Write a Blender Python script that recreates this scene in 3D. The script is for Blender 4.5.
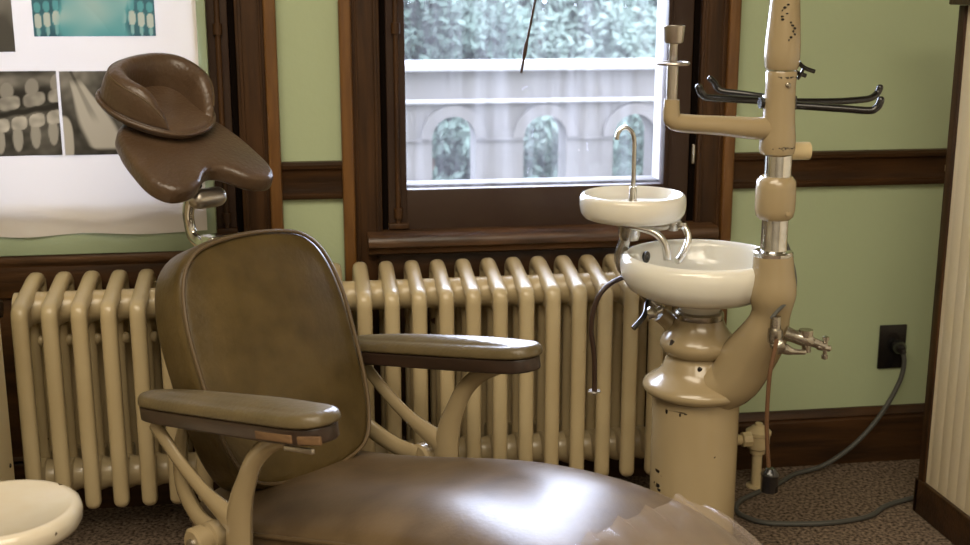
import bpy, bmesh, math, random
from mathutils import Vector, Matrix
S = bpy.context.scene
for o in list(bpy.data.objects): bpy.data.objects.remove(o)
C = S.collection
PI = math.pi
R = math.radians
# ------------------------------------------------------------------ camera
cd = bpy.data.cameras.new('camera'); cam = bpy.data.objects.new('camera', cd); C.objects.link(cam)
cam.location = (0, -2.77, 1.19)
cam.rotation_euler = (R(90 - 13.1), 0, R(-8.6))
cd.sensor_width = 36; cd.lens = 36 * 1200 / 970
cd.clip_start = .05
cd.dof.use_dof = True; cd.dof.focus_distance = 2.3; cd.dof.aperture_fstop = 5.0
S.camera = cam
# ------------------------------------------------------------------ world, lights, exposure
S.view_settings.view_transform = 'Standard'; S.view_settings.look = 'None'
S.view_settings.gamma = 1; S.view_settings.use_curve_mapping = False
S.view_settings.exposure = 0.0
w = bpy.data.worlds.new('sky'); S.world = w; w.use_nodes = True
nt = w.node_tree; nt.nodes.clear()
wo = nt.nodes.new('ShaderNodeOutputWorld'); bg = nt.nodes.new('ShaderNodeBackground')
bg.inputs[0].default_value = (.74, .81, 1.0, 1); bg.inputs[1].default_value = 26.0
nt.links.new(bg.outputs[0], wo.inputs[0])

def area(name, loc, rot, sx, sy, power, col, portal=False):
    l = bpy.data.lights.new(name, 'AREA'); l.shape = 'RECTANGLE'; l.size = sx; l.size_y = sy
    l.energy = power; l.color = col
    if portal: l.cycles.is_portal = True
    o = bpy.data.objects.new(name, l); C.objects.link(o); o.location = loc; o.rotation_euler = rot
    return o
# two warm ceiling fixtures of the room, above and behind the camera
area('ceiling_lamp_light', (-.5, -2.3, 2.86), (0, 0, 0), 2.2, 1.2, 75, (1, .87, .68))
area('ceiling_lamp_light', (.4, -3.9, 2.86), (0, 0, 0), 2.2, 1.2, 75, (1, .87, .68))
# sky portals in the two window openings
area('window_portal', (.55, .2, 1.65), (R(-90), 0, 0), .9, 2.1, 1, (1, 1, 1), True)
area('window_portal', (-.52, .2, 1.65), (R(-90), 0, 0), .9, 2.1, 1, (1, 1, 1), True)

# ------------------------------------------------------------------ materials
def mat(name, col, rough=.5, metal=0, coat=0, noise=None, bump=0, bscale=40, chips=None, spec=.5, trans=0, sss=0, stretch=None, ior=None):
    """noise=(scale, colour2, amount) mottles the base colour; chips=(scale, threshold, colour) enamel chips"""
    m = bpy.data.materials.new(name); m.use_nodes = True
    n = m.node_tree; b = n.nodes['Principled BSDF']
    b.inputs['Base Color'].default_value = (*col, 1); b.inputs['Roughness'].default_value = rough
    b.inputs['Metallic'].default_value = metal; b.inputs['Coat Weight'].default_value = coat
    b.inputs['Coat Roughness'].default_value = .12
    b.inputs['Specular IOR Level'].default_value = spec
    if trans: b.inputs['Transmission Weight'].default_value = trans
    if ior: b.inputs['IOR'].default_value = ior
    if sss:
        b.inputs['Subsurface Weight'].default_value = sss; b.inputs['Subsurface Radius'].default_value = (.02, .018, .014)
        b.inputs['Subsurface Scale'].default_value = .6
    tc = n.nodes.new('ShaderNodeTexCoord'); mp = n.nodes.new('ShaderNodeMapping')
    n.links.new(tc.outputs['Object'], mp.inputs[0])
    if stretch: mp.inputs['Scale'].default_value = stretch
    last = None
    if noise:
        sc, c2, amt = noise
        t = n.nodes.new('ShaderNodeTexNoise'); t.inputs['Scale'].default_value = sc; t.inputs['Detail'].default_value = 6
        n.links.new(mp.outputs[0], t.inputs[0])
        cr = n.nodes.new('ShaderNodeValToRGB'); cr.color_ramp.elements[0].position = .5 - .17
        cr.color_ramp.elements[1].position = .5 + .17
        cr.color_ramp.elements[0].color = (*col, 1)
        cr.color_ramp.elements[1].color = (*[a + (c - a) * amt for a, c in zip(col, c2)], 1)
        n.links.new(t.outputs[0], cr.inputs[0]); last = cr.outputs[0]
    if chips:
        sc, th, cc = chips
        t = n.nodes.new('ShaderNodeTexNoise'); t.inputs['Scale'].default_value = sc; t.inputs['Detail'].default_value = 3
        n.links.new(mp.outputs[0], t.inputs[0])
        cr = n.nodes.new('ShaderNodeValToRGB'); cr.color_ramp.elements[0].position = th; cr.color_ramp.elements[1].position = th + .015
        n.links.new(t.outputs[0], cr.inputs[0])
        mx = n.nodes.new('ShaderNodeMix'); mx.data_type = 'RGBA'
        n.links.new(cr.outputs[0], mx.inputs[0])
        if last: n.links.new(last, mx.inputs[6])
        else: mx.inputs[6].default_value = (*col, 1)
        mx.inputs[7].default_value = (*cc, 1); last = mx.outputs[2]
    if last: n.links.new(last, b.inputs['Base Color'])
    if bump:
        t = n.nodes.new('ShaderNodeTexNoise'); t.inputs['Scale'].default_value = bscale; t.inputs['Detail'].default_value = 4
        n.links.new(mp.outputs[0], t.inputs[0])
        bp = n.nodes.new('ShaderNodeBump'); bp.inputs['Strength'].default_value = bump; bp.inputs['Distance'].default_value = .004
        n.links.new(t.outputs[0], bp.inputs['Height']); n.links.new(bp.outputs[0], b.inputs['Normal'])
    return m

M = {}
M['wall'] = mat('green_wall_paint', (.41, .485, .30), .62, noise=(2.5, (.395, .465, .285), .6), bump=.12, bscale=60)
M['green_board'] = mat('green_board_paint', (.32, .39, .26), .5, noise=(6, (.29, .36, .235), .6))
M['plaster'] = mat('room_plaster', (.50, .46, .36), .8)
M['ceil'] = mat('ceiling_paint', (.6, .56, .46), .8)
M['carpet'] = mat('speckled_carpet', (.03, .020, .014), .95, noise=(120, (.30, .225, .165), 1), bump=1.0, bscale=240, spec=.1)
M['wood'] = mat('dark_oak', (.026, .011, .0035), .5, spec=.3, coat=.0, noise=(9, (.075, .032, .009), .8), bump=.25, bscale=30, stretch=(5, 5, .45))
M['wood_h'] = mat('dark_oak_horizontal', (.024, .010, .003), .45, spec=.35, coat=.0, noise=(9, (.072, .030, .008), .8), bump=.25, bscale=30, stretch=(.45, 5, 5))
M['bead'] = mat('amber_oak_bead', (.115, .048, .010), .42, coat=.1, noise=(14, (.19, .085, .02), .8), bump=.2, bscale=30, stretch=(5, 5, .6))
M['sash'] = mat('brown_sash_paint', (.036, .018, .012), .5, spec=.3, noise=(8, (.05, .03, .018), .7), bump=.15, bscale=50)
M['gap'] = mat('dark_joint', (.006, .004, .003), .9, spec=.0)
M['sillwood'] = mat('worn_sill_varnish', (.032, .015, .006), .42, coat=.1, noise=(12, (.12, .055, .02), .9), bump=.4, bscale=40, stretch=(.5, 4, 4))
M['rad'] = mat('cream_radiator_paint', (.50, .405, .235), .36, coat=.35, noise=(5, (.42, .32, .17), .6), bump=.12, bscale=35, chips=(16, .735, (.10, .05, .02)))
M['enamel'] = mat('cream_enamel', (.34, .265, .150), .24, coat=.4, noise=(5, (.29, .22, .12), .5), chips=(22, .735, (.03, .02, .012)))
M['enamel2'] = mat('pale_cream_enamel', (.60, .49, .29), .3, coat=.3, noise=(6, (.52, .41, .22), .6), chips=(30, .74, (.08, .05, .03)))
M['white'] = mat('white_porcelain', (.70, .67, .58), .12, coat=.5, sss=.15)
M['opal'] = mat('opal_glass', (.72, .70, .62), .10, coat=.5, sss=.25)
M['chrome'] = mat('worn_chrome', (.80, .79, .76), .14, metal=1, noise=(30, (.35, .33, .30), .5))
M['nickel'] = mat('dull_nickel', (.55, .52, .46), .25, metal=1, noise=(40, (.3, .27, .22), .7), bump=.2, bscale=80)
M['steel'] = mat('brushed_steel', (.52, .48, .43), .32, metal=1)
M['black'] = mat('black_bakelite', (.008, .007, .007), .25, coat=.3)
M['rubber'] = mat('brown_rubber', (.035, .016, .008), .45)
M['greycord'] = mat('grey_rubber_cord', (.07, .07, .062), .55)
M['clothcord'] = mat('brown_cloth_cord', (.12, .055, .02), .7, bump=.5, bscale=300)
M['leather'] = mat('olive_brown_leather', (.062, .040, .012), .36, noise=(17, (.100, .067, .023), .8), bump=.2, bscale=110, spec=.35)
M['leather_h'] = mat('chestnut_brown_leather', (.068, .040, .022), .32, noise=(9, (.115, .070, .040), .6), bump=.4, bscale=130, spec=.55)
M['leather_s'] = mat('worn_seat_leather', (.080, .052, .026), .33, noise=(14, (.128, .086, .045), .9), bump=.08, bscale=160, spec=.32, coat=.0)
M['leather_a'] = mat('olive_armrest_leather', (.095, .072, .034), .36, noise=(12, (.15, .11, .052), .6), bump=.3, bscale=110)
M['pipe'] = mat('leather_piping', (.10, .065, .03), .42)
M['armwood'] = mat('dark_walnut_rail', (.020, .011, .007), .4, coat=.2, noise=(9, (.05, .026, .016), .8), stretch=(.5, 4, 4))
M['rawwood'] = mat('bare_chipped_wood', (.22, .125, .055), .7, noise=(20, (.09, .045, .02), .8), stretch=(.4, 4, 4))
M['cream_panel'] = mat('cream_beadboard_paint', (.76, .66, .46), .5, noise=(3, (.70, .60, .41), .6))
M['stone'] = mat('grey_lilac_stone', (.062, .054, .047), .9, noise=(5, (.046, .040, .035), .8), bump=.4, bscale=12)
M['stone_l'] = mat('pale_stone_coping', (.17, .16, .155), .85, noise=(6, (.14, .13, .125), .6))
M['jamb'] = mat('white_outer_jamb', (.20, .19, .18), .8, noise=(6, (.17, .155, .15), .6))
M['ground'] = mat('outdoor_lawn', (.045, .06, .04), .9, noise=(4, (.06, .075, .05), .8))
M['leaf0'] = mat('blue_green_needles', (.040, .058, .045), .9, noise=(2, (.066, .088, .070), .9), spec=.1)
M['leaf1'] = mat('pale_green_leaves', (.056, .074, .058), .9, noise=(2, (.082, .105, .084), .9), spec=.1)
M['bark'] = mat('tree_bark', (.10, .07, .05), .9)
M['lamp_d'] = mat('frosted_lamp_cover', (.8, .78, .7), .5)

def mat_glass():
    m = bpy.data.materials.new('dusty_window_glass'); m.use_nodes = True; n = m.node_tree; n.nodes.clear()
    o = n.nodes.new('ShaderNodeOutputMaterial'); t = n.nodes.new('ShaderNodeBsdfTransparent'); t.inputs[0].default_value = (.97, .98, 1, 1)
    g = n.nodes.new('ShaderNodeBsdfGlossy'); g.inputs['Roughness'].default_value = .03
    f = n.nodes.new('ShaderNodeFresnel'); f.inputs[0].default_value = 1.3
    d = n.nodes.new('ShaderNodeBsdfTranslucent'); d.inputs[0].default_value = (.95, .95, 1, 1)
    m1 = n.nodes.new('ShaderNodeMixShader'); m2 = n.nodes.new('ShaderNodeMixShader')
    tc = n.nodes.new('ShaderNodeTexCoord'); mp = n.nodes.new('ShaderNodeMapping'); mp.inputs['Scale'].default_value = (14, 1, 1.1)
    no = n.nodes.new('ShaderNodeTexNoise'); no.inputs['Scale'].default_value = 2.2; no.inputs['Detail'].default_value = 5
    cr = n.nodes.new('ShaderNodeMapRange'); cr.inputs[1].default_value = .4; cr.inputs[2].default_value = .75
    cr.inputs[3].default_value = .008; cr.inputs[4].default_value = .030
    L = n.links.new
    L(tc.outputs['Object'], mp.inputs[0]); L(mp.outputs[0], no.inputs[0]); L(no.outputs[0], cr.inputs[0])
    L(cr.outputs[0], m1.inputs[0]); L(t.outputs[0], m1.inputs[1]); L(d.outputs[0], m1.inputs[2])
    L(f.outputs[0], m2.inputs[0]); L(m1.outputs[0], m2.inputs[1]); L(g.outputs[0], m2.inputs[2]); L(m2.outputs[0], o.inputs[0])
    return m
M['glass'] = mat_glass()

def mat_sheet(name, col, transl, transp, gloss):
    m = bpy.data.materials.new(name); m.use_nodes = True; n = m.node_tree; n.nodes.clear(); L = n.links.new
    o = n.nodes.new('ShaderNodeOutputMaterial'); d = n.nodes.new('ShaderNodeBsdfDiffuse'); d.inputs[0].default_value = (*col, 1)
    t = n.nodes.new('ShaderNodeBsdfTranslucent'); t.inputs[0].default_value = (*col, 1)
    tp = n.nodes.new('ShaderNodeBsdfTransparent'); g = n.nodes.new('ShaderNodeBsdfGlossy'); g.inputs['Roughness'].default_value = .22
    a = n.nodes.new('ShaderNodeMixShader'); a.inputs[0].default_value = transl; L(d.outputs[0], a.inputs[1]); L(t.outputs[0], a.inputs[2])
    b = n.nodes.new('ShaderNodeMixShader'); b.inputs[0].default_value = transp; L(a.outputs[0], b.inputs[1]); L(tp.outputs[0], b.inputs[2])
    c = n.nodes.new('ShaderNodeMixShader'); c.inputs[0].default_value = gloss; L(b.outputs[0], c.inputs[1]); L(g.outputs[0], c.inputs[2])
    L(c.outputs[0], o.inputs[0]); return m
M['film'] = mat_sheet('white_plastic_sheet', (.70, .665, .64), .11, .0, .05)
M['vinyl'] = mat_sheet('clear_vinyl', (.52, .40, .29), .3, .74, .05)

def mat_vc(name):
    m = bpy.data.materials.new(name); m.use_nodes = True; n = m.node_tree; b = n.nodes['Principled BSDF']
    a = n.nodes.new('ShaderNodeVertexColor'); a.layer_name = 'print'; n.links.new(a.outputs[0], b.inputs['Base Color'])
    b.inputs['Roughness'].default_value = .35; return m
M['print'] = mat_vc('xray_print')

# ------------------------------------------------------------------ mesh helpers
def finish(name, bm, m, parent=None, ang=38, kind=None):
    bmesh.ops.remove_doubles(bm, verts=bm.verts, dist=1e-6)
    bmesh.ops.recalc_face_normals(bm, faces=bm.faces)
    for f in bm.faces: f.smooth = True
    for e in bm.edges:
        if len(e.link_faces) == 2 and e.calc_face_angle(0) > R(ang): e.smooth = False
    me = bpy.data.meshes.new(name); bm.to_mesh(me); bm.free()
    if m: me.materials.append(M[m] if isinstance(m, str) else m)
    o = bpy.data.objects.new(name, me); C.objects.link(o)
    if parent: o.parent = parent
    elif kind: o['kind'] = kind
    return o

def add(bm, verts, faces, mtx=None):
    vs = [bm.verts.new(mtx @ Vector(v) if mtx else Vector(v)) for v in verts]
    for f in faces:
        try: bm.faces.new([vs[i] for i in f])
        except ValueError: pass
    return vs

def box(bm, x0, x1, y0, y1, z0, z1, bev=0, mtx=None):
    b2 = bmesh.new()
    v = [(x, y, z) for x in (x0, x1) for y in (y0, y1) for z in (z0, z1)]
    add(b2, v, [(0, 1, 3, 2), (4, 6, 7, 5), (0, 4, 5, 1), (2, 3, 7, 6), (0, 2, 6, 4), (1, 5, 7, 3)])
    if bev: bmesh.ops.bevel(b2, geom=list(b2.edges), offset=bev, segments=3, profile=.5, affect='EDGES')
    merge(bm, b2, mtx)

def merge(bm, b2, mtx=None):
    mp = {}
    for v in b2.verts: mp[v] = bm.verts.new(mtx @ v.co if mtx else v.co.copy())
    for f in b2.faces: bm.faces.new([mp[v] for v in f.verts])
    b2.free()

def lathe(bm, prof, c=(0, 0, 0), n=40, sx=1, mtx=None, caps=True):
    """prof: (r, z) list from bottom to top"""
    rings = []
    for r, z in prof:
        if r < 1e-5: rings.append([bm.verts.new(Vector((0, 0, z)))])
        else: rings.append([bm.verts.new(Vector((r * math.cos(2 * PI * i / n), r * sx * math.sin(2 * PI * i / n), z))) for i in range(n)])
    for ring in rings:
        for v in ring: v.co = (mtx @ v.co if mtx else v.co) + Vector(c)
    for a, b in zip(rings, rings[1:]):
        if len(a) == 1 and len(b) == 1: continue
        for i in range(n):
            j = (i + 1) % n
            if len(a) == 1: bm.faces.new((a[0], b[j], b[i]))
            elif len(b) == 1: bm.faces.new((a[i], a[j], b[0]))
            else: bm.faces.new((a[i], a[j], b[j], b[i]))
    if caps:
        for ring in (rings[0], rings[-1]):
            if len(ring) > 2: bm.faces.new(ring)

def pw(v, e): return math.copysign(abs(v) ** e, v) if e != 1 else v

def smooth_path(P, sub=6, closed=False):
    P = [tuple(p) for p in P]; out = []; n = len(P)
    rng = range(n) if closed else range(n - 1)
    for i in rng:
        g = lambda k: P[k % n] if closed else P[max(0, min(n - 1, k))]
        p0, p1, p2, p3 = g(i - 1), g(i), g(i + 1), g(i + 2)
        for s in range(sub):
            t = s / sub
            out.append(tuple(.5 * ((2 * b) + (-a + c) * t + (2 * a - 5 * b + 4 * c - d) * t * t + (-a + 3 * b - 3 * c + d) * t ** 3)
                             for a, b, c, d in zip(p0, p1, p2, p3)))
    if not closed: out.append(P[-1])
    return out

def tube(bm, P, r=.01, n=12, closed=False, sub=5, flat=1, up=None, round_ends=False, sq=1):
    """P: points (x,y,z) or (x,y,z,radius). flat scales the section along the 'up' normal"""
    P = [tuple(p) if len(p) == 4 else (*p, r) for p in P]
    Q = smooth_path(P, sub, closed) if len(P) > 2 and sub > 1 else P
    if round_ends and not closed:
        def capseq(p, q):
            d = (Vector(p[:3]) - Vector(q[:3])).normalized(); o = []
            for t in (.35, .7, .93, 1.0): o.append((*(Vector(p[:3]) + d * p[3] * t), p[3] * math.sqrt(max(0, 1 - t * t)) + 1e-4))
            return o
        Q = capseq(Q[0], Q[1])[::-1] + Q + capseq(Q[-1], Q[-2])
    pts = [Vector(q[:3]) for q in Q]; m = len(pts); rings = []; prev = None
    for i, p in enumerate(pts):
        if closed: t = pts[(i + 1) % m] - pts[i - 1]
        else: t = pts[min(m - 1, i + 1)] - pts[max(0, i - 1)]
        if t.length < 1e-9: t = Vector((0, 0, 1))
        t.normalize()
        if up is not None: nrm = Vector(up) - t * t.dot(Vector(up))
        elif prev is None: nrm = t.orthogonal()
        else: nrm = prev - t * t.dot(prev)
        nrm.normalize(); prev = nrm; bn = t.cross(nrm); rr = Q[i][3]
        rings.append([bm.verts.new(p + nrm * rr * flat * pw(math.cos(2 * PI * (k + .5) / n), sq) + bn * rr * pw(math.sin(2 * PI * (k + .5) / n), sq)) for k in range(n)])
    seq = list(zip(rings, rings[1:])) + ([(rings[-1], rings[0])] if closed else [])
    for a, b in seq:
        for k in range(n):
            j = (k + 1) % n; bm.faces.new((a[k], a[j], b[j], b[k]))
    if not closed: bm.faces.new(rings[0][::-1]); bm.faces.new(rings[-1])

def prism_y(bm, poly, y0, y1, bev=0):
    """poly in x,z extruded in y"""
    b2 = bmesh.new(); n = len(poly)
    add(b2, [(x, y0, z) for x, z in poly] + [(x, y1, z) for x, z in poly],
        [tuple(range(n)), tuple(range(n, 2 * n))] + [(i, (i + 1) % n, n + (i + 1) % n, n + i) for i in range(n)])
    if bev: bmesh.ops.bevel(b2, geom=list(b2.edges), offset=bev, segments=2, profile=.5, affect='EDGES')
    merge(bm, b2)

def prism_x(bm, poly, x0, x1):
    """poly in y,z extruded in x"""
    n = len(poly)
    add(bm, [(x0, y, z) for y, z in poly] + [(x1, y, z) for y, z in poly],
        [tuple(range(n)), tuple(range(n, 2 * n))] + [(i, (i + 1) % n, n + (i + 1) % n, n + i) for i in range(n)])

def resample(poly, n):
    P = [Vector(p) for p in poly]; L = [0]
    for a, b in zip(P, P[1:] + P[:1]): L.append(L[-1] + (b - a).length)
    out = []
    for i in range(n):
        s = L[-1] * i / n; k = max(j for j in range(len(P)) if L[j] <= s)
        t = (s - L[k]) / max(1e-9, L[k + 1] - L[k]); out.append(P[k].lerp(P[(k + 1) % len(P)], t))
    return out

def cushion(bm, outline, thick, er, crown, frame, n=72, inset=.5, bend=None, bot_in=.012, rings=9):
    """soft pad: outline (x,y) in its plane, front at z=0 (+crown), back at z=-thick; frame = Matrix"""
    o = resample(smooth_path(outline, 8, True), n)
    cen = Vector((sum(p[0] for p in o) / n, sum(p[1] for p in o) / n))
    def off(d):
        res = []
        for i in range(n):
            t = (o[(i + 1) % n] - o[i - 1]).normalized(); nr = Vector((t[1], -t[0]))
            if (o[i] - cen).dot(nr) < 0 and False: nr = -nr
            res.append(o[i] - nr * d)
        return res
    area2 = sum(o[i][0] * o[(i + 1) % n][1] - o[(i + 1) % n][0] * o[i][1] for i in range(n))
    sg = 1 if area2 > 0 else -1
    levels = []
    for q in range(5):
        a = q / 4 * PI / 2; levels.append((bot_in * (1 - math.sin(a)), -thick + bot_in * (1 - math.cos(a))))
    for q in range(6):
        a = q / 5 * PI / 2; levels.append((er * (1 - math.cos(a)), -er + er * math.sin(a)))
    R_ = []
    for d, z in levels:
        R_.append([Vector((p[0], p[1], z)) for p in off(d * sg)])
    base = off(er * sg)
    for q in range(1, rings + 1):
        t = q / (rings + 1); s = 1 - t
        R_.append([Vector((cen[0] + (p[0] - cen[0]) * s, cen[1] + (p[1] - cen[1]) * s, crown * (1 - s * s) ** .8)) for p in base])
    if bend:
        for r_ in R_:
            for v in r_: v.z += bend(v.x, v.y)
    zc = crown + (bend(cen[0], cen[1]) if bend else 0)
    rv = [[bm.verts.new(frame @ v) for v in r_] for r_ in R_]
    for a, b in zip(rv, rv[1:]):
        for i in range(n): bm.faces.new((a[i], a[(i + 1) % n], b[(i + 1) % n], b[i]))
    top = bm.verts.new(frame @ Vector((cen[0], cen[1], zc)))
    for i in range(n): bm.faces.new((rv[-1][i], rv[-1][(i + 1) % n], top))
    bm.faces.new(rv[0][::-1])
    return o

def frame(o, x, y):
    x = Vector(x).normalized(); y = Vector(y); y = (y - x * x.dot(y)).normalized(); z = x.cross(y)
    m = Matrix.Identity(4)
    for i, v in enumerate((x, y, z)): m[0][i], m[1][i], m[2][i] = v
    m[0][3], m[1][3], m[2][3] = o
    return m

def empty(name, loc, rz=0, label=None, cat=None, group=None, kind=None):
    o = bpy.data.objects.new(name, None); C.objects.link(o); o.location = loc; o.rotation_euler = (0, 0, rz); o.empty_display_size = .1
    if kind: o['kind'] = kind
    return tag(o, label, cat, group)

def tag(o, label=None, cat=None, group=None, kind=None):
    if label: o['label'] = label
    if cat: o['category'] = cat
    if group: o['group'] = group
    if kind: o['kind'] = kind
    return o

def B(): return bmesh.new()

# ================================================================== SETTING
bm = B(); box(bm, -3, 3, -5, .3, -.06, 0); finish('floor', bm, 'carpet', kind='structure')
bm = B(); box(bm, -3, 3, -5, .3, 3, 3.06); finish('ceiling', bm, 'ceil', kind='structure')
bm = B(); box(bm, -3.06, -3, -5, .3, 0, 3); finish('wall_left', bm, 'plaster', kind='structure')
bm = B(); box(bm, 3, 3.06, -5, .3, 0, 3); finish('wall_right', bm, 'plaster', kind='structure')
bm = B(); box(bm, -3, 3, -5.06, -5, 0, 3); finish('wall_front', bm, 'plaster', kind='structure')
WX = [(-.893, -.146), (.179, .926)]; WZ0, WZ1 = .62, 2.6
bm = B()
for x0, x1 in ((-3, WX[0][0]), (WX[0][1], WX[1][0]), (WX[1][1], 3)): box(bm, x0, x1, 0, .12, 0, 3)
for x0, x1 in WX: box(bm, x0, x1, 0, .12, 0, WZ0); box(bm, x0, x1, 0, .12, WZ1, 3)
finish('wall_back', bm, 'wall', kind='structure')

def moulding_x(bm, x0, x1, prof): prism_x(bm, prof, x0, x1)
# chair rail pieces
RAIL = [(0, .728), (-.014, .728), (-.018, .735), (-.018, .741), (-.011, .744), (-.011, .792), (-.014, .796), (-.022, .800), (-.024, .808), (-.018, .814), (0, .815)]
for nm, x0, x1 in (('trim_1', -.052, .086), ('trim_2', 1.021, 3.0)):
    bm = B(); moulding_x(bm, x0, x1, RAIL); finish(nm, bm, 'wood_h', kind='structure')
BASE = [(0, 0), (-.018, 0), (-.018, .118), (-.014, .122), (-.014, .126), (-.018, .130), (-.013, .142), (-.008, .148), (0, .148)]
bm = B(); moulding_x(bm, -3, 3, BASE); finish('baseboard_back', bm, 'wood_h', kind='structure')

def window(name, x0, x1, flip, closed_panel=False):
    """x0,x1 = opening; oak casing outside it, brown painted casement within"""
    w_ = empty(name, (0, 0, 0), kind='structure')
    for s, xe in ((-1, x0), (1, x1)):
        a = lambda d: xe + s * d
        def bx(bm, d0, d1, y0, y1, z0=.0, z1=2.70, bev=.002):
            X = sorted((a(d0), a(d1))); box(bm, X[0], X[1], y0, y1, z0, z1, bev)
        bm = B(); bx(bm, 0.004, .066, -.020, 0); bx(bm, .010, .018, -.024, -.019); bx(bm, .054, .060, -.024, -.019); finish('casing', bm, 'wood', w_)
        bm = B(); bx(bm, .066, .094, -.032, 0, bev=.006); finish('casing_bead', bm, 'bead', w_)
        bm = B(); bx(bm, -.010, .006, -.002, .10, WZ0, WZ1, bev=0); finish('reveal', bm, 'gap', w_)
    bm = B(); box(bm, x0 - .09, x1 + .09, -.03, 0, WZ1, WZ1 + .1, .004); finish('head_casing', bm, 'wood_h', w_)
    # sash
    g0, g1 = x0 + .055, x1 - .073
    gz0, gz1 = .743, 2.5
    bm = B()
    for xa, xb in ((x0 + .011, g0), (g1, x1 - .012)): box(bm, xa, xb, -.004, .04, .646, 2.58, .003)
    box(bm, g0 - .001, g1 + .001, -.004, .04, .646, gz0, .003); box(bm, g0 - .001, g1 + .001, -.004, .04, gz1, 2.58, .003)
    # glazing steps
    box(bm, g1 - .002, g1 + .006, -.008, .02, gz0 - .004, gz1, .0015); box(bm, g1 + .009, g1 + .015, -.008, .02, gz0 - .008, gz1, .0015)
    finish('sash', bm, 'sash', w_)
    xr = x0 + .034 if flip > 0 else x1 - .034
    bm = B(); tube(bm, [(xr, -.010, .66), (xr, -.010, 2.26)], .0062, 10, sub=1)
    for z in (.69, 1.113, 1.7): tube(bm, [(xr, -.011, z - .012), (xr, -.011, z + .012)], .0105, 10, sub=1)
    box(bm, xr - .024, xr + .024, -.018, .0, .653, .666, .002)
    finish('bolt_rod', bm, 'wood', w_)
    bm = B(); xh = x1 - .004 if flip > 0 else x0 + .004; tube(bm, [(xh, -.012, .795), (xh, -.012, .835)], .0055, 10, sub=1, round_ends=True); finish('hinge', bm, 'nickel', w_)
    bm = B(); box(bm, g0 - .004, g1 + .004, .018, .021, gz0 - .004, gz1 + .004); finish('glass_pane', bm, 'glass', w_)
    bm = B(); box(bm, g0, g1, .03, .10, gz0 - .02, gz0 + .006, .003); finish('outer_ledge', bm, 'stone', w_)
    # sill and apron
    bm = B()
    prof = [(0, .600), (-.052, .600), (-.058, .604), (-.060, .612), (-.066, .618), (-.076, .622), (-.079, .632), (-.076, .642), (-.068, .648), (0, .650)]
    if flip < 0: prof = [(y * .35, z - .024) for y, z in prof]
    prism_x(bm, prof, x0 - .04, x1 + .045); finish('sill', bm, 'sillwood', w_)
    bm = B(); box(bm, x0 - .09, x1 + .09, -.014, 0, .0, .600, .002); box(bm, x0 - .02, x1 + .02, -.022, -.012, .52, .598, .003)
    finish('apron', bm, 'wood_h', w_)
    # outside reveal
    bm = B(); box(bm, x1 - .012, x1 + .25, .045, .30, .4, 2.7); finish('outer_jamb', bm, 'jamb', w_)
    return w_
window('window_1', WX[0][0], WX[0][1], -1)
window('window_2', WX[1][0], WX[1][1], 1)

# low partition on the right
bm = B(); box(bm, 1.404, 1.46, -2.2, -.325, .0, 1.165)
y = -.36
while y > -2.2: box(bm, 1.4036, 1.405, y - .0376, y, .085, 1.165, .0002); y -= .038
finish('wall_partition', bm, 'cream_panel', kind='structure')
bm = B(); box(bm, 1.398, 1.47, -.345, -.318, .08, 1.165, .002); finish('trim_3', bm, 'wood', kind='structure')
bm = B(); box(bm, 1.378, 1.50, -2.2, -.31, 1.166, 1.20, .003); finish('trim_4', bm, 'wood_h', kind='structure')
bm = B(); box(bm, 1.393, 1.405, -2.2, -.318, 0, .083, .003); box(bm, 1.393, 1.47, -.330, -.314, 0, .083, .002)
finish('baseboard_right', bm, 'wood_h', kind='structure')
bm = B(); box(bm, 1.572, 1.60, -.03, -.010, .758, .776, .003); o = finish('cabinet_catch', bm, 'enamel2')
tag(o, 'small white catch on the dark chair rail beside the partition', 'catch')

# ------------------------------------------------------------------ outside
bm = B(); box(bm, -30, 40, .4, 60, -3.1, -3.0); finish('ground', bm, 'ground', kind='structure')
bm = B(); box(bm, -8, 14, .31, 3.5, -.4, -.2); finish('porch_floor', bm, 'stone', kind='structure')
bm = B()   # arcaded parapet: one wall with arched openings
PY0, PY1 = 3.2, 3.40
pitch, wo_, sx0 = .466, .222, .745
xs = [sx0 + pitch * i for i in range(-9, 12)]
ztop, zc = .655, .480          # spring line z
def arch_pts(cx, n=14): return [(cx + wo_ / 2 * math.cos(PI - PI * k / n), zc + wo_ / 2 * math.sin(PI - PI * k / n)) for k in range(n + 1)]
ZB = -.2
for cx in xs:
    L0, L1 = cx - pitch / 2, cx + pitch / 2
    ap = arch_pts(cx); half = len(ap) // 2
    for y in (PY0, PY1):
        left = [(L0, ZB), (cx - wo_ / 2, ZB)] + ap[:half + 1] + [(cx, ztop), (L0, ztop)]
        right = [(L1, ZB), (L1, ztop), (cx, ztop)] + ap[half:] + [(cx + wo_ / 2, ZB)]
        for poly in (left, right): add(bm, [(x, y, z) for x, z in poly], [tuple(range(len(poly)))])
    inner = [(cx - wo_ / 2, ZB)] + ap + [(cx + wo_ / 2, ZB)]
    add(bm, [(x, PY0, z) for x, z in inner] + [(x, PY1, z) for x, z in inner],
        [(i, i + 1, len(inner) + i + 1, len(inner) + i) for i in range(len(inner) - 1)])
    # raised arch moulding
    om = [(cx + (wo_ / 2 + .055) * math.cos(PI - PI * k / 14), zc + (wo_ / 2 + .055) * math.sin(PI - PI * k / 14)) for k in range(15)]
    im = arch_pts(cx)
    V = [(x, PY0 - .018, z) for x, z in om] + [(x, PY0 - .018, z) for x, z in im] + [(x, PY0, z) for x, z in om]
    add(bm, V, [(i, i + 1, 16 + i, 15 + i) for i in range(14)] + [(i, i + 1, 31 + i, 30 + i) for i in range(14)])
    box(bm, cx + wo_ / 2, cx + pitch - wo_ / 2, PY0 - .012, PY0, zc - .012, zc - .004)
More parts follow.
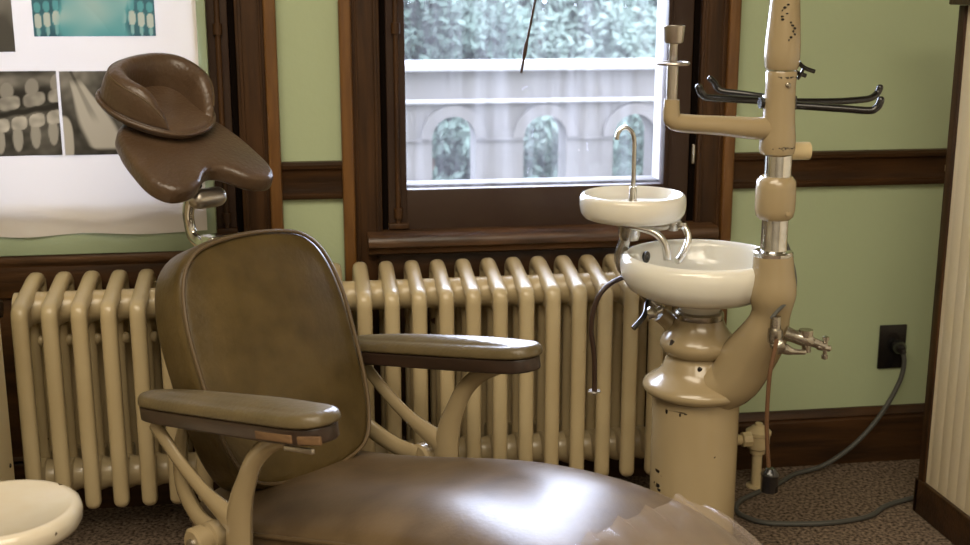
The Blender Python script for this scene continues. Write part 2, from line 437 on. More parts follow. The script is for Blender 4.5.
xa, xb = xs[0] - pitch / 2, xs[-1] + pitch / 2
box(bm, xa, xb, PY0 - .005, PY1 + .005, .674, .82)
parapet = finish('stone_parapet', bm, 'stone')
tag(parapet, 'grey stone parapet with a row of round arches outside the window', 'balustrade')
bm = B(); box(bm, xa, xb, PY0 - .05, PY1 + .05, .815, .855, .008); finish('coping', bm, 'stone_l', parapet)
bm = B(); box(bm, xa, xb, PY0 - .03, PY1 + .02, .655, .676, .006); finish('ledge', bm, 'stone_l', parapet)

random.seed(5)
def tree(loc, h, r, leafm, n, label):
    t = empty('spruce_tree', loc, 0, label, 'tree', 'trees behind the parapet')
    b1 = B(); tube(b1, [(0, 0, 0, .16), (.05, 0, h * .5, .09), (0, .04, h * .95, .03)], n=8); finish('trunk', b1, 'bark', t)
    b2 = B(); cl = []
    for i in range(150):
        z = random.uniform(0, 1) ** .9; rr = r * (1 - z * .55) * random.uniform(.3, 1); a = random.uniform(0, 2 * PI)
        cl.append((rr * math.cos(a), rr * math.sin(a), 1.2 + z * (h - 1.4), r * random.uniform(.12, .22)))
    for i in range(n):
        cx, cy, cz, cr = random.choice(cl)
        d = Vector((random.gauss(0, 1), random.gauss(0, 1), random.gauss(0, .8))).normalized() * cr * random.uniform(.4, 1)
        p = Vector((cx, cy, cz)) + d; s = random.uniform(.016, .040) * (1 + r * .4)
        q1 = Vector((random.gauss(0, 1), random.gauss(0, 1), random.gauss(0, 1))).normalized() * s; q2 = q1.orthogonal().normalized() * s * .45
        add(b2, [p - q1, p + q2, p + q1, p - q2], [(0, 1, 2, 3)])
    me = bpy.data.meshes.new('foliage'); b2.to_mesh(me); b2.free(); me.materials.append(M[leafm])
    o = bpy.data.objects.new('foliage', me); C.objects.link(o); o.parent = t
tree((.80, 5.6, -3), 4.75, 1.15, 'leaf0', 42000, 'bluish spruce seen through the left half of the window, close behind the parapet')
tree((3.15, 5.9, -3), 4.6, 1.15, 'leaf0', 42000, 'bluish spruce seen through the right edge of the window, close behind the parapet')
tree((2.3, 9.2, -3), 5.0, 1.9, 'leaf1', 40000, 'pale tree standing farther back between the two nearer spruces')
tree((6.3, 9.4, -3), 5.0, 1.9, 'leaf1', 20000, 'pale tree farther back, behind the right window jamb')
tree((4.2, 14.0, -3), 5.6, 3.2, 'leaf0', 30000, 'broad dim tree farthest back behind the others')

# ================================================================== BOARD WITH X-RAYS (left window)
gx0, gx1 = -.94, -.180
bd = empty('green_board', (0, 0, 0), 0, 'green painted board frame covering the left window behind the dental chair', 'board')
bm = B()
box(bm, -.232, -.203, -.034, -.006, .620, 2.56, .002); box(bm, gx0, -.90, -.034, -.006, .620, 2.56, .002)
box(bm, -.905, -.231, -.034, -.006, .620, .668, .002); box(bm, -.905, -.231, -.034, -.012, 2.46, 2.56, .002)
finish('frame', bm, 'green_board', bd)
bm = B()
nx, nz = 70, 100
def shz(x, z):
    return -.040 - .0035 * math.sin(x * 31 + z * 3) * math.exp(-(z - .67) * 2) - .0025 * math.sin(z * 17 + x * 9) - .004 * math.exp(-((z - .71 - .012 * math.sin(x * 17)) / .012) ** 2)
vs = [[None] * nx for _ in range(nz)]
for j in range(nz):
    for i in range(nx):
        x = -.92 + (.92 - .222) * i / (nx - 1); z = .666 + .003 * math.sin(x * 23) + (2.48 - .666) * (j / (nz - 1)) ** 1.6
        vs[j][i] = bm.verts.new((x, shz(x, z), z))
for j in range(nz - 1):
    for i in range(nx - 1): bm.faces.new((vs[j][i], vs[j][i + 1], vs[j + 1][i + 1], vs[j + 1][i]))
o = finish('plastic_sheet', bm, 'film'); tag(o, 'white plastic sheet stretched over the green board, holding X-ray prints', 'sheet')

def xprint(name, x0, x1, z0, z1, fn, label, nx=110):
    nz = max(8, int(nx * (z1 - z0) / (x1 - x0)))
    V = []; F = []; cols = []
    for j in range(nz + 1):
        for i in range(nx + 1):
            x = x0 + (x1 - x0) * i / nx; z = z0 + (z1 - z0) * j / nz
            V.append((x, min(shz(x, z) - .0015, -.0425), z)); cols.append(fn(i / nx, j / nz))
    for j in range(nz):
        for i in range(nx): k = j * (nx + 1) + i; F.append((k, k + 1, k + nx + 2, k + nx + 1))
    me = bpy.data.meshes.new(name); me.from_pydata(V, [], F)
    ca = me.color_attributes.new('print', 'FLOAT_COLOR', 'POINT')
    for k, c in enumerate(cols): ca.data[k].color = (*c, 1)
    me.materials.append(M['print']); o = bpy.data.objects.new(name, me); C.objects.link(o)
    return tag(o, label, 'X-ray print', 'X-ray prints on the plastic sheet')
def ss(a, b, x): t = max(0, min(1, (x - a) / (b - a))); return t * t * (3 - 2 * t)
from mathutils import noise as NZ
def nz_(u, v, s): return NZ.noise(Vector((u * s, v * s, 3.7)))
def grey(v, tint=(1, .99, .97)): v = max(.0, min(1, v)) ** 1.5; v = .014 + .62 * v; return tuple(v * t for t in tint)
def blob(u, v, cu, cv, ru, rv, p=3): return ss(1.25, .7, (abs((u - cu) / ru) ** p + abs((v - cv) / rv) ** p))
def jaw(u, v):
    val = .22 + .22 * nz_(u, v, 5) + .12 * nz_(u, v, 14)
    val += .30 * ss(.72, .86, v + .04 * math.sin(u * 6)) * ss(1.0, .9, v)
    cy = .44 + .16 * u - .04 * math.sin(u * 3)
    val *= 1 - .6 * ss(.13, .04, abs(v - cy - .15))
    for k in range(6):
        cu = .04 + .19 * k; val = max(val, .80 * blob(u, v, cu + .02, cy + .12, .085, .085) * (.85 + .3 * nz_(u, v, 16)), .62 * blob(u, v, cu + .01, cy + .27, .055, .11, 2))
    for k in range(8):
        cu = .02 + .135 * k; val = max(val, .95 * blob(u, v, cu, cy - .13, .062, .085) * (.85 + .3 * nz_(u, v, 14)), .70 * blob(u, v, cu - .02, cy - .30, .040, .17, 2))
    val *= 1 - .92 * ss(.045, .015, abs(v - cy - .008 * math.sin(u * 40)))
    return grey(val)
def molar(u, v):
    val = .16 + .10 * nz_(u, v, 6) + .34 * ss(.45, 1, v) * ss(.75, .1, u) + .12 * nz_(u, v, 12)
    cx = .14 + .44 * (1 - v); wd = .09 + .15 * ss(.95, .3, v) * ss(-.05, .12, v)
    d = abs(u - cx) / wd
    val = max(val, .88 * ss(1.15, .7, d) * ss(.03, .10, v) * ss(1.02, .8, v)) 
    val -= .25 * ss(.30, .1, d) * ss(.35, .55, v)
    val = max(val, .7 * ss(.03, .012, abs(v - .50 + .12 * (u - .5))) * ss(.58, .75, u))
    val = max(val, .85 * blob(u, v, -.02, .18, .14, .30), .8 * blob(u, v, 1.03, .16, .12, .28))
    return grey(val)
def pano(u, v):
    c = ss(.33, .24, abs(u - .5 + .03 * math.sin(v * 9)))
    val = .10 + .10 * nz_(u, v, 5)
    for sx in (0, 1):
        for k in range(4):
            cu = (.04 + .075 * k) if sx == 0 else (.96 - .075 * k)
            val = max(val, .8 * blob(u, v, cu, .20 + .02 * k, .030, .10), .65 * blob(u, v, cu, .06 + .02 * k, .016, .09, 2), .5 * blob(u, v, cu, .38 + .015 * k, .026, .07))
    val = val * (1 - c) + c * (.66 + .12 * nz_(u, v, 4) - .10 * ss(.3, .05, v))
    wv = ss(.5, .95, val)
    base = (.03 + .16 * val, .10 + .62 * val, .17 + .72 * val)
    return tuple(max(.01, min(.75, b_ * (1 - wv) + .70 * wv)) for b_ in base)
def dark(u, v): return grey(.22 + .25 * ss(.2, .8, nz_(u, v, 4) + .4) * ss(1, .4, v))
xprint('xray_print', -.562, -.309, 1.100, 1.26, pano, 'teal toned wide X-ray print at the top of the sheet')
xprint('xray_print', -.80, -.603, 1.068, 1.26, dark, 'grey X-ray print cut off at the upper left edge')
xprint('xray_print', -.80, -.5235, .845, 1.027, jaw, 'grey X-ray print of rows of teeth, lower left')
xprint('xray_print', -.5175, -.345, .844, 1.026, molar, 'grey X-ray print of one long tooth, partly behind the headrest')

# ================================================================== RADIATOR
rad = empty('radiator', (.2, -.16, 0), 0, 'long cream cast iron column radiator under the windows', 'radiator')
RY = -.16
def section(x, leg):
    bm = B()
    zt, zb = .560, .104
    def loop(rr, yf, yb, zt, zb, n=12):
        P = [(x, yf, zb + .02), (x, yf, zb + .1), (x, yf, (zt + zb) / 2), (x, yf, zt - .05), (x, yf, zt - .022), (x, yf + .006, zt - .011), (x, yf + .03, zt - .006), (x, yf + .07, zt + .001), (x, yf + .12, zt + .010),
             (x, yb - .035, zt + .0165), (x, yb - .010, zt + .012), (x, yb, zt - .02), (x, yb, (zt + zb) / 2), (x, yb, zb + .02)]
        return P
    P = loop(.0145, -.264, -.066, zt, zb)
    P = [(a, b - RY, c_) for a, b, c_ in P]
    P = [(p[0] - .2, p[1], p[2]) for p in P]
    tube(bm, P, .0168, 16, sub=4, flat=1, up=(1, 0, 0), round_ends=True, sq=.78)
    X = x - .2
    # inner thin columns
    for yy in (-.150,):
        tube(bm, [(X, yy - RY, .15), (X, yy - RY, .54)], .0125, 10, sub=1)
        lathe(bm, [(.003, -.012), (.009, -.009), (.011, 0), (.009, .009), (.003, .012)], (X + .013, yy - RY, .455), 8)
    # hubs joining the sections
    for zz in (.534, .150):
        m = Matrix.Rotation(PI / 2, 4, 'Y')
        lathe(bm, [(.033, -.0300), (.0335, -.018), (.037, -.010), (.040, 0), (.037, .010), (.0335, .018), (.033, .0300)], (X, -.165 - RY, zz), 24, mtx=m)
    # webs
    box(bm, X - .009, X + .009, -.25 - RY, -.085 - RY, .50, .556, .004); box(bm, X - .009, X + .009, -.25 - RY, -.085 - RY, .145, .19, .004)
    if leg:
        for yy in (-.255, -.085): tube(bm, [(X, yy - RY, .14, .018), (X, yy - RY, .06, .012), (X, yy - RY - .004, .012, .016), (X, yy - RY - .004, .0, .018)], n=10)
    return finish('section', bm, 'rad', rad, 50)
NS = 26
for i in range(NS): section(-.592 + .0590 * i if False else -.592 + (.708 + .592) / 22 * i, i in (0, NS - 1))
xe = -.592 + (.708 + .592) / 22 * (NS - 1)
bm = B()   # left supply stub
lathe(bm, [(.026, -.06), (.026, -.03), (.034, -.03), (.034, .0), (.022, .0)], (-.66 - .2, -.165 - RY, .534), 8, mtx=Matrix.Rotation(PI / 2, 4, 'Y'))
tube(bm, [(-.65 - .2, -.165 - RY, .534), (-.90 - .2, -.165 - RY, .534)], .02, 12, sub=1)
o = finish('supply_stub', bm, 'rubber', rad); o['label'] = 'dark pipe union'
bm = B()   # floor valve at the right end
vx, vy = 1.078 - .2, -.125 - RY
lathe(bm, [(.012, 0.0), (.024, .0), (.024, .004), (.0125, .006), (.0125, .085), (.018, .088), (.019, .098), (.026, .104), (.028, .115), (.028, .135), (.031, .138), (.031, .146), (.022, .152), (.016, .158), (.010, .160), (.009, .166), (0, .167)], (vx, vy, 0), 20)
tube(bm, [(vx, vy, .122), (xe - .2, -.165 - RY, .150)], .013, 12, sub=1)
lathe(bm, [(.016, -.012), (.019, -.01), (.019, .01), (.016, .012)], (vx - .035, vy - .012, .13), 8, mtx=Matrix.Rotation(PI / 2, 4, 'Y'))
finish('floor_valve', bm, 'enamel2', rad)

# ================================================================== DENTAL CHAIR  (local x = forward, y = towards the far armrest)
chair = empty('dental_chair', (.066, -.75, 0), R(-51.5), 'antique reclining dental chair in brown leather with cream metal frame', 'chair')
T = .170  # tilt slope
def lf(a, b, z): return (a, -b, z)    # b positive = armrest nearest the viewer
# --- seat
def seat_top(a):
    P = [(-.26, .300), (-.2, .315), (-.034, .345), (.15, .392), (.26, .418), (.33, .431), (.40, .439), (.48, .443), (.56, .441), (.63, .428), (.72, .397), (.84, .335), (.95, .27)]
    for (a0, z0), (a1, z1) in zip(P, P[1:]):
        if a <= a1: return z0 + (z1 - z0) * (a - a0) / (a1 - a0)
    return P[-1][1]
def seat_zs(a): return sum(seat_top(min(.95, max(-.26, a + d * .025))) for d in range(-3, 4)) / 7
def seat_w(a):
    w0 = .205
    if a < -.17: w0 *= math.sqrt(max(.02, 1 - ((-.17 - a) / .095) ** 2)) * .35 + .65
    if a > .62: w0 -= (a - .62) * .08
    return w0
bm = B(); NA, NB = 64, 28; grid = []
for i in range(NA + 1):
    a = -.255 + 1.15 * i / NA; W = seat_w(a); ring = []
    endf = min(1, (i + .6) / 4, (NA - i + .6) / 4); endf = math.sqrt(1 - (1 - endf) ** 2)
    zt = seat_zs(a)
    for j in range(NB + 1):      # over the top from seam to seam
        t = -1 + 2 * j / NB; s = abs(t)
        b = math.copysign(W * (math.sin(s * PI / 2) ** .92), t)
        h = (1 - (abs(b) / W) ** 3.2) ** .62 if abs(b) < W else 0
        dip = -.010 * math.exp(-(b / .07) ** 2) * math.exp(-((a - .1) / .16) ** 2)
        z = zt - .048 + (.050 * h + dip) * (.35 + .65 * endf)
        ring.append((a, b, z))
    for b, dz in ((W * 1.0, -.055), (W * .97, -.075), (-W * .97, -.075), (-W, -.055)):
        ring.append((a, b, zt - .045 + dz * (.4 + .6 * endf)))
    grid.append([bm.verts.new(lf(*p)) for p in ring])
m_ = len(grid[0])
for r0, r1 in zip(grid, grid[1:]):
    for k in range(m_): bm.faces.new((r0[k], r0[(k + 1) % m_], r1[(k + 1) % m_], r1[k]))
bm.faces.new(grid[0][::-1]); bm.faces.new(grid[-1])
seat = finish('seat', bm, 'leather_s', chair, 60)
bm = B(); P = []
for i in range(NA + 1): a = -.255 + 1.15 * i / NA; P.append(lf(a, seat_w(a) + .001, seat_zs(a) - .048))
for i in range(NA, -1, -1): a = -.255 + 1.15 * i / NA; P.append(lf(a, -seat_w(a) - .001, seat_zs(a) - .048))
tube(bm, P, .0042, 8, closed=True, sub=1); finish('piping', bm, 'pipe', seat)
bm = B()
for i in range(12):
    a0 = -.22 + .9 * i / 12; a1 = -.22 + .9 * (i + 1) / 12; z0, z1 = seat_zs(a0) - .115, seat_zs(a1) - .115
    add(bm, [lf(a0, .17, z0), lf(a1, .17, z1), lf(a1, -.17, z1), lf(a0, -.17, z0), lf(a0, .17, z0 - .03), lf(a1, .17, z1 - .03), lf(a1, -.17, z1 - .03), lf(a0, -.17, z0 - .03)],
        [(0, 1, 2, 3), (7, 6, 5, 4), (0, 4, 5, 1), (2, 6, 7, 3)] + ([(0, 3, 7, 4)] if i == 0 else []) + ([(1, 5, 6, 2)] if i == 11 else []))
finish('seat_frame', bm, 'enamel', chair)
bm = B()
lathe(bm, [(.0, 0), (.24, 0), (.25, .012), (.24, .03), (.15, .05), (.10, .07), (.085, .10), (.085, .20), (.10, .21), (.10, .24), (.0, .24)], (.06, 0, 0), 40)
finish('base', bm, 'enamel', chair)
# --- backrest
rho = R(22); a0, z0 = -.125, .40
fb = frame(lf(a0, .008, z0), (0, -1, 0), (-math.sin(rho), 0, math.cos(rho)))   # x=b(near), y=up ; z = ?
fb_n = Vector((fb[0][2], fb[1][2], fb[2][2]))
if fb_n.x < 0: fb = frame(lf(a0, .008, z0), (0, 1, 0), (-math.sin(rho), 0, math.cos(rho)))
XS = -1 if fb[1][0] > 0 else 1     # pad outline is symmetric anyway
bo = [(0, .392), (.08, .386), (.132, .368), (.166, .325), (.183, .25), (.184, .16), (.178, .06), (.164, -.01), (.137, -.058), (.08, -.080), (0, -.088),
      (-.08, -.080), (-.137, -.058), (-.164, -.01), (-.178, .06), (-.184, .16), (-.183, .25), (-.166, .325), (-.132, .368), (-.08, .386)]
bm = B(); cushion(bm, bo, .105, .022, .020, fb, n=96, bot_in=.022); back = finish('backrest', bm, 'leather', chair, 60)
bm = B()
po = [(x * .965, .15 + (y_ - .15) * .965) for x, y_ in bo]
tube(bm, [fb @ Vector((x, y_, .001)) for x, y_ in po], .0038, 8, closed=True, sub=5); finish('piping', bm, 'pipe', back)
# --- yoke behind the backrest
bm = B()
for s in (-1, 1):
    tube(bm, [lf(-.075, s * .238, .300) + (.018,), lf(-.14, s * .232, .305) + (.019,), lf(-.22, s * .21, .345) + (.02,), lf(-.265, s * .17, .42) + (.018,), lf(-.29, s * .09, .47) + (.016,), lf(-.295, 0, .48) + (.016,)], n=14, flat=.6, up=(0, 1, 0))
finish('back_yoke', bm, 'enamel', chair)
for s in (-1, 1):
    bm = B(); lathe(bm, [(.0, -.028), (.022, -.028), (.027, -.024), (.027, -.006), (.022, -.004), (.022, .004), (.027, .006), (.027, .024), (.022, .028), (0, .028)], lf(-.075, s * .262, .295), 24, mtx=Matrix.Rotation(PI / 2, 4, 'X'))
    hb = finish('pivot_hub', bm, 'enamel', chair)
    bm = B(); lathe(bm, [(0, -.003), (.010, -.003), (.010, .002), (.006, .004), (0, .004)], lf(-.075, s * .292, .295), 16, mtx=Matrix.Rotation(PI / 2, 4, 'X'))
    finish('hub_screw', bm, 'steel', hb)
# --- arms
AL = [(-.285, .0), (-.270, .024), (-.20, .035), (-.05, .040), (.10, .043), (.19, .042), (.226, .030), (.238, .0),
      (.226, -.030), (.19, -.042), (.10, -.043), (-.05, -.040), (-.20, -.035), (-.270, -.024)]
for s in (-1, 1):
    fr = frame(lf(-.007, s * .235, .550), (1, 0, T), (0, 1, 0))
    bm = B(); cushion(bm, AL, .022, .016, .010, fr, n=64, bot_in=.004, rings=14); pad = finish('armrest_pad', bm, 'leather_a', chair, 60)
    bm = B(); fr2 = frame(lf(-.007, s * .235, .527), (1, 0, T), (0, 1, 0))
    cushion(bm, [(x * .985, y_ * .93) for x, y_ in AL], .026, .004, .0, fr2, n=64, bot_in=.004); rail = finish('armrest_rail', bm, 'armwood', chair, 40)
    if s == 1:
        bm = B(); box(bm, .105, .195, -.0412, -.034, -.010, .003, .0015, mtx=frame(lf(-.007, s * .235, .515), (1, 0, T), (0, 1, 0))); box(bm, .0, .042, -.0405, -.034, -.010, .003, .0015, mtx=frame(lf(.186, s * .235, .515 + .193 * T), (1, .28, T), (-.28, 1, 0)))
        o = finish('bare_wood_patch', bm, 'rawwood', rail); o['label'] = 'bare chipped wood'
        bm = B(); box(bm, .16, .228, .026, .032, -.036, -.028, .001, mtx=frame(lf(-.007, s * .235, .5255), (1, 0, T), (0, 1, 0)) @ Matrix.Scale(-1, 4, (0, 1, 0))); o = finish('metal_strip', bm, 'steel', rail)
    # Y shaped support
    bm = B(); bb = s * .243
    def Y(p): return (p[0], -bb, p[1], p[2])
    tube(bm, [Y(p) for p in ((.165, .534, .006), (.125, .520, .012), (.085, .500, .0155), (.045, .462, .018), (.020, .415, .021), (.004, .375, .026), (-.004, .33, .029), (-.006, .26, .029), (-.002, .19, .027))], n=14, flat=.62, up=(0, 1, 0))
    tube(bm, [Y(p) for p in ((-.245, .452, .0145), (-.215, .432, .0145), (-.16, .396, .0145), (-.10, .366, .0155), (-.055, .350, .020), (-.014, .335, .026), (-.002, .315, .027))], n=14, flat=.62, up=(0, 1, 0))
    tube(bm, [Y((-.002, .195, .022)), (-.0, -s * .19, .19, .02), (0, -s * .10, .20, .02)], n=12, sub=3)
    finish('arm_support', bm, 'enamel', chair)
# --- headrest
inc = R(28)
hu = Vector((-math.cos(inc), 0, math.sin(inc)))
hf = frame(lf(-.365, 0, .862), (0, 1, 0), hu)       # x = towards the far side, z = up out of the pad
ho = [(0, .018), (.026, .006), (.052, -.020), (.085, -.032), (.116, -.024), (.134, .010), (.136, .06), (.128, .13), (.10, .19), (0, .235),
      (-.10, .19), (-.128, .13), (-.136, .06), (-.134, .010), (-.116, -.024), (-.085, -.032), (-.052, -.020), (-.026, .006)]
bend = lambda x, y_: -.5 * x * x
bm = B(); cushion(bm, ho, .038, .013, .002, hf, n=110, bend=bend, bot_in=.010); hp = finish('headrest_pad', bm, 'leather_h', chair, 60)
ss_ = lambda v: max(0, 1 - abs(v - .5) * 5)
hf2 = hf @ Matrix.Translation((-.011, .198, .030)) @ Matrix.Rotation(R(14), 4, 'Z') @ Matrix.Scale(.93, 4)
do = [(0, -.106), (.045, -.098), (.085, -.065), (.112, -.015), (.118, .035), (.103, .078), (.06, .103), (0, .110), (-.06, .103), (-.103, .078), (-.118, .035), (-.112, -.015), (-.085, -.065), (-.045, -.098)]
bm = B(); cushion(bm, do, .024, .010, .002, hf2, n=80, bot_in=.010)
tube(bm, [hf2 @ Vector((x * 1.015, y_ * 1.015, -.008)) for x, y_ in do], .0048, 8, closed=True, sub=5)
cu = finish('headrest_cushion', bm, 'leather_h', chair, 60)
# horseshoe roll: full height round the back, fading out at the opening in front
bm = B(); ND = 120; od = resample(smooth_path(do, 8, True), ND); rings = []
prof = [(.56, -.004), (.57, .20), (.585, .45), (.62, .72), (.67, .90), (.72, .97), (.80, 1.0), (.88, .95), (.94, .82), (.975, .62), (.99, .35), (.99, -.004)]
for q, (rr, hh) in enumerate(prof):
    ring = []
    for p in od:
        ang = math.atan2(p[1], p[0]); dd = abs((ang + PI / 2 + PI) % (2 * PI) - PI)      # 0 = opening
        f = max(0, min(1, (dd - R(38)) / R(48))); f = math.sin(f * PI / 2) ** .75
        H = .064 * f; infl = .99 - (.99 - rr) * (.35 + .65 * f)
        cr = 1 + .03 * math.sin(ang * 9) * ss_(rr)
        ring.append(bm.verts.new(hf2 @ Vector((p[0] * infl, p[1] * infl, max(-.004, H * hh * cr) if f > .01 else -.004))))
    rings.append(ring)
k0 = max(range(ND), key=lambda k: -abs((math.atan2(od[k][1], od[k][0]) + PI / 2 + PI) % (2 * PI) - PI))
seam = [tuple(rings[8][(k0 + q) % ND].co) for q in range(14, ND - 13)]
for r0, r1 in zip(rings, rings[1:]):
    for k in range(ND): bm.faces.new((r0[k], r0[(k + 1) % ND], r1[(k + 1) % ND], r1[k]))
hr = finish('headrest_roll', bm, 'leather_h', cu, 75)
bm = B(); tube(bm, seam, .0016, 6, sub=1); finish('seam', bm, 'pipe', hr)
# bracket
bm = B()
br = lambda a, z, b=0: lf(a, b, z)
tube(bm, [(*br(-.425, .835, .015), .018), (*br(-.440, .808, .015), .017), (*br(-.452, .78, .015), .0145), (*br(-.456, .755, .012), .013), (*br(-.448, .727, .01), .013), (*br(-.420, .716, .01), .013), (*br(-.385, .718, .01), .013), (*br(-.36, .718, .01), .013)], n=14, flat=.75, up=(0, 1, 0))
box(bm, -.40, -.36, -.026, .010, .60, .738, .004)
finish('headrest_bracket', bm, 'chrome', chair)
bm = B(); tube(bm, [br(-.408, .806, .02), br(-.408, .806, -.022)], .0195, 20, sub=1, round_ends=True)
finish('headrest_joint', bm, 'steel', chair)

# ------------------------------------------------------------------ vinyl cover on the foot end
bm = B(); NA2, NB2 = 60, 70; g = []
for i in range(NA2 + 1):
    row = []
    for j in range(NB2 + 1):
        t = -1 + 2 * j / NB2
        a = .60 + .285 * i / NA2 - .03 * (1 + t) / 2 * (1 - i / NA2)
        W = seat_w(a) + .010; b = W * math.copysign(math.sin(abs(t) * PI / 2) ** .92, t)
        h = max(0, 1 - (abs(b) / (W + .002)) ** 3.2) ** .62
        z = seat_zs(a) - .048 + .05 * h + .006
        fold = math.sin(b * 88 - a * 20 + .8 * math.sin(a * 13) + .5 * math.sin(b * 23)) ; fold = max(0, fold) ** 2
        z += .013 * fold * (1 - .65 * i / NA2) + .0015 * math.sin(b * 41 - a * 30)
        row.append(bm.verts.new(lf(a, -b, z) if False else lf(a, b, z)))
    g.append(row)
for r0, r1 in zip(g, g[1:]):
    for k in range(NB2): bm.faces.new((r0[k], r0[k + 1], r1[k + 1], r1[k]))
o = finish('vinyl_cover', bm, 'vinyl', None, 60); o.location = chair.location; o.rotation_euler = chair.rotation_euler
tag(o, 'wrinkled clear vinyl cover lying over the foot end of the chair seat', 'cover')

# ================================================================== DENTAL UNIT
UX, UY = .7575, -.58
unit = empty('dental_unit', (UX, UY, 0), 0, 'cream enamel dental unit with pedestal, basin, tray and tall column', 'dental unit')
def ux(x, z, y=-.58): return (x - UX, y - UY, z)
bm = B()
lathe(bm, [(0, 0), (.125, 0), (.128, .01), (.12, .03), (.094, .05), (.086, .07), (.086, .406), (.0845, .411), (.092, .415), (.102, .420), (.107, .428), (.1055, .436), (.096, .444), (.079, .455), (.068, .47), (.063, .486), (.060, .490),
           (.060, .497), (.069, .502), (.075, .512), (.0755, .522), (.070, .532), (.060, .543), (.052, .555), (.049, .563), (.047, .569), (0, .569)], n=56)
ped = finish('pedestal', bm, 'enamel', unit, 45)
bm = B()
lathe(bm, [(0, -.003), (.005, -.002), (.005, .001), (0, .003)], (-.016, -.062, .482), 10, mtx=Matrix.Rotation(PI / 2, 4, 'X'))
finish('set_screw', bm, 'black', ped)
# swept elbow up to the column
bm = B()
tube(bm, [(*ux(.735, .412, -.582), .028), (*ux(.768, .436, -.612), .048), (*ux(.806, .456, -.640), .052), (*ux(0.8285, 0.5095, -0.665), .052), (*ux(0.8441, 0.5643, -0.700), .0445), (*ux(0.8492, 0.6101, -0.715), .036), (*ux(0.8481, 0.6489, -0.720), .0435), (*ux(0.8471, 0.6892, -0.720), .039), (*ux(0.8453, 0.7220, -0.720), .036)], n=28, sub=6)
finish('elbow', bm, 'enamel', unit, 50)
cx = .8425
CYO = -.14      # the column stands in front of the basin
def K(prof): return [(r * .936, .0762 + .936 * z) for r, z in prof]
bm = B(); X = cx - UX
lathe(bm, K([(.038, .688), (.0385, .690), (.0385, .696), (.036, .699), (.0262, .701), (.0255, .705), (.0255, .775), (.0255, .80), (.0255, .86), (.0255, .90), (0, .90)]), (X + .003, CYO, 0), 32)
finish('chrome_tube', bm, 'chrome', unit)
bm = B()
lathe(bm, K([(0, .762), (.030, .762), (.036, .768), (.0385, .78), (.039, .80), (.0385, .825), (.037, .838), (.030, .846), (0, .846)]), (X + .001, CYO, 0), 36)
lathe(bm, [(0, -.002), (.005, -.002), (.005, .001), (0, .003)], (X + .012, CYO - .035, .804), 10, mtx=Matrix.Rotation(PI / 2, 4, 'X')); finish('collar', bm, 'enamel', unit)
bm = B()
lathe(bm, K([(0, .886), (.026, .886), (.032, .890), (.0345, .900), (.034, .92), (.031, .95), (.029, .99), (.0285, 1.02), (.0295, 1.044), (.028, 1.047), (0, 1.047)]), (X - .001, CYO, 0), 36)
low = finish('column_sleeve', bm, 'enamel', unit)
bm = B()
lathe(bm, K([(0, 1.049), (.029, 1.049), (.032, 1.055), (.0335, 1.075), (.033, 1.10), (.030, 1.14), (.0265, 1.19), (.024, 1.24), (.024, 1.50), (.026, 1.52), (.026, 1.60), (.02, 1.62), (0, 1.62)]), (X - .001, CYO, 0), 36)
finish('column_sleeve', bm, 'enamel', unit)
# decorative dark rings of chips at the sleeve ends
random.seed(11)
for zc_, xo, num, spread in ((1.036, 0, 16, .011), (.903, 0, 22, .015), (1.15, 0, 13, .010)):
    bm = B()
    for k in range(num):
        if zc_ > 1.1: dx = .001 + random.gauss(0, .004) ; zz = 1.105 + .07 * k / num; dx += .008 * math.sin(k * .5) - .004 ; rad_ = .0335 - (zz - 1.1) * .06
        else: dx = random.gauss(0, spread * .7); zz = zc_ + random.gauss(0, .0012); rad_ = .0342 if zc_ < 1 else .0290
        dx = max(-.022, min(.022, dx)); yy = -math.sqrt(max(1e-6, rad_ ** 2 - dx ** 2)) - .0002
        yy = yy * .936 + CYO; dx *= .936; zz = .0762 + .936 * zz; s1 = random.uniform(.0012, .0035); s2 = random.uniform(.0006, .0014) if zc_ < 1.1 else random.uniform(.0008, .0024)
        add(bm, [(X - .001 + dx + s1 * math.cos(q * PI / 3), yy, zz + s2 * math.sin(q * PI / 3)) for q in range(6)], [tuple(range(6))])
    finish('paint_chips', bm, 'black', low)
bm = B(); lathe(bm, [(0, -.003), (.0045, -.002), (.0045, .002), (0, .004)], (X + .001, CYO - .0285, 1.033), 10, mtx=Matrix.Rotation(PI / 2, 4, 'X')); finish('sleeve_screw', bm, 'nickel', low)
bm = B(); random.seed(3)
bm.free()
def chip(dx, z, w, h):
    q = [(dx + w * math.cos(t) * (1 + .3 * math.sin(3 * t)), z + h * math.sin(t) * (1 + .3 * math.cos(2 * t))) for t in [k * PI / 4 for k in range(8)]]
    add(bm, [(x, -math.sqrt(max(1e-6, .086 ** 2 - x * x)) - .0004, zz) for x, zz in q], [tuple(range(8))])
for x, z, w_, h_ in ((-.060, .398, .016, .0016), (-.074, .393, .0016, .006), (-.054, .393, .0014, .005), (-.045, .396, .003, .0014),
                     (-.0822, .262, .0022, .0045), (-.0822, .232, .003, .006), (-.0800, .224, .002, .004), (.060, .402, .0035, .0012)):
    bm = B(); chip(x, z, w_, h_); finish('paint_chip', bm, 'black', ped)
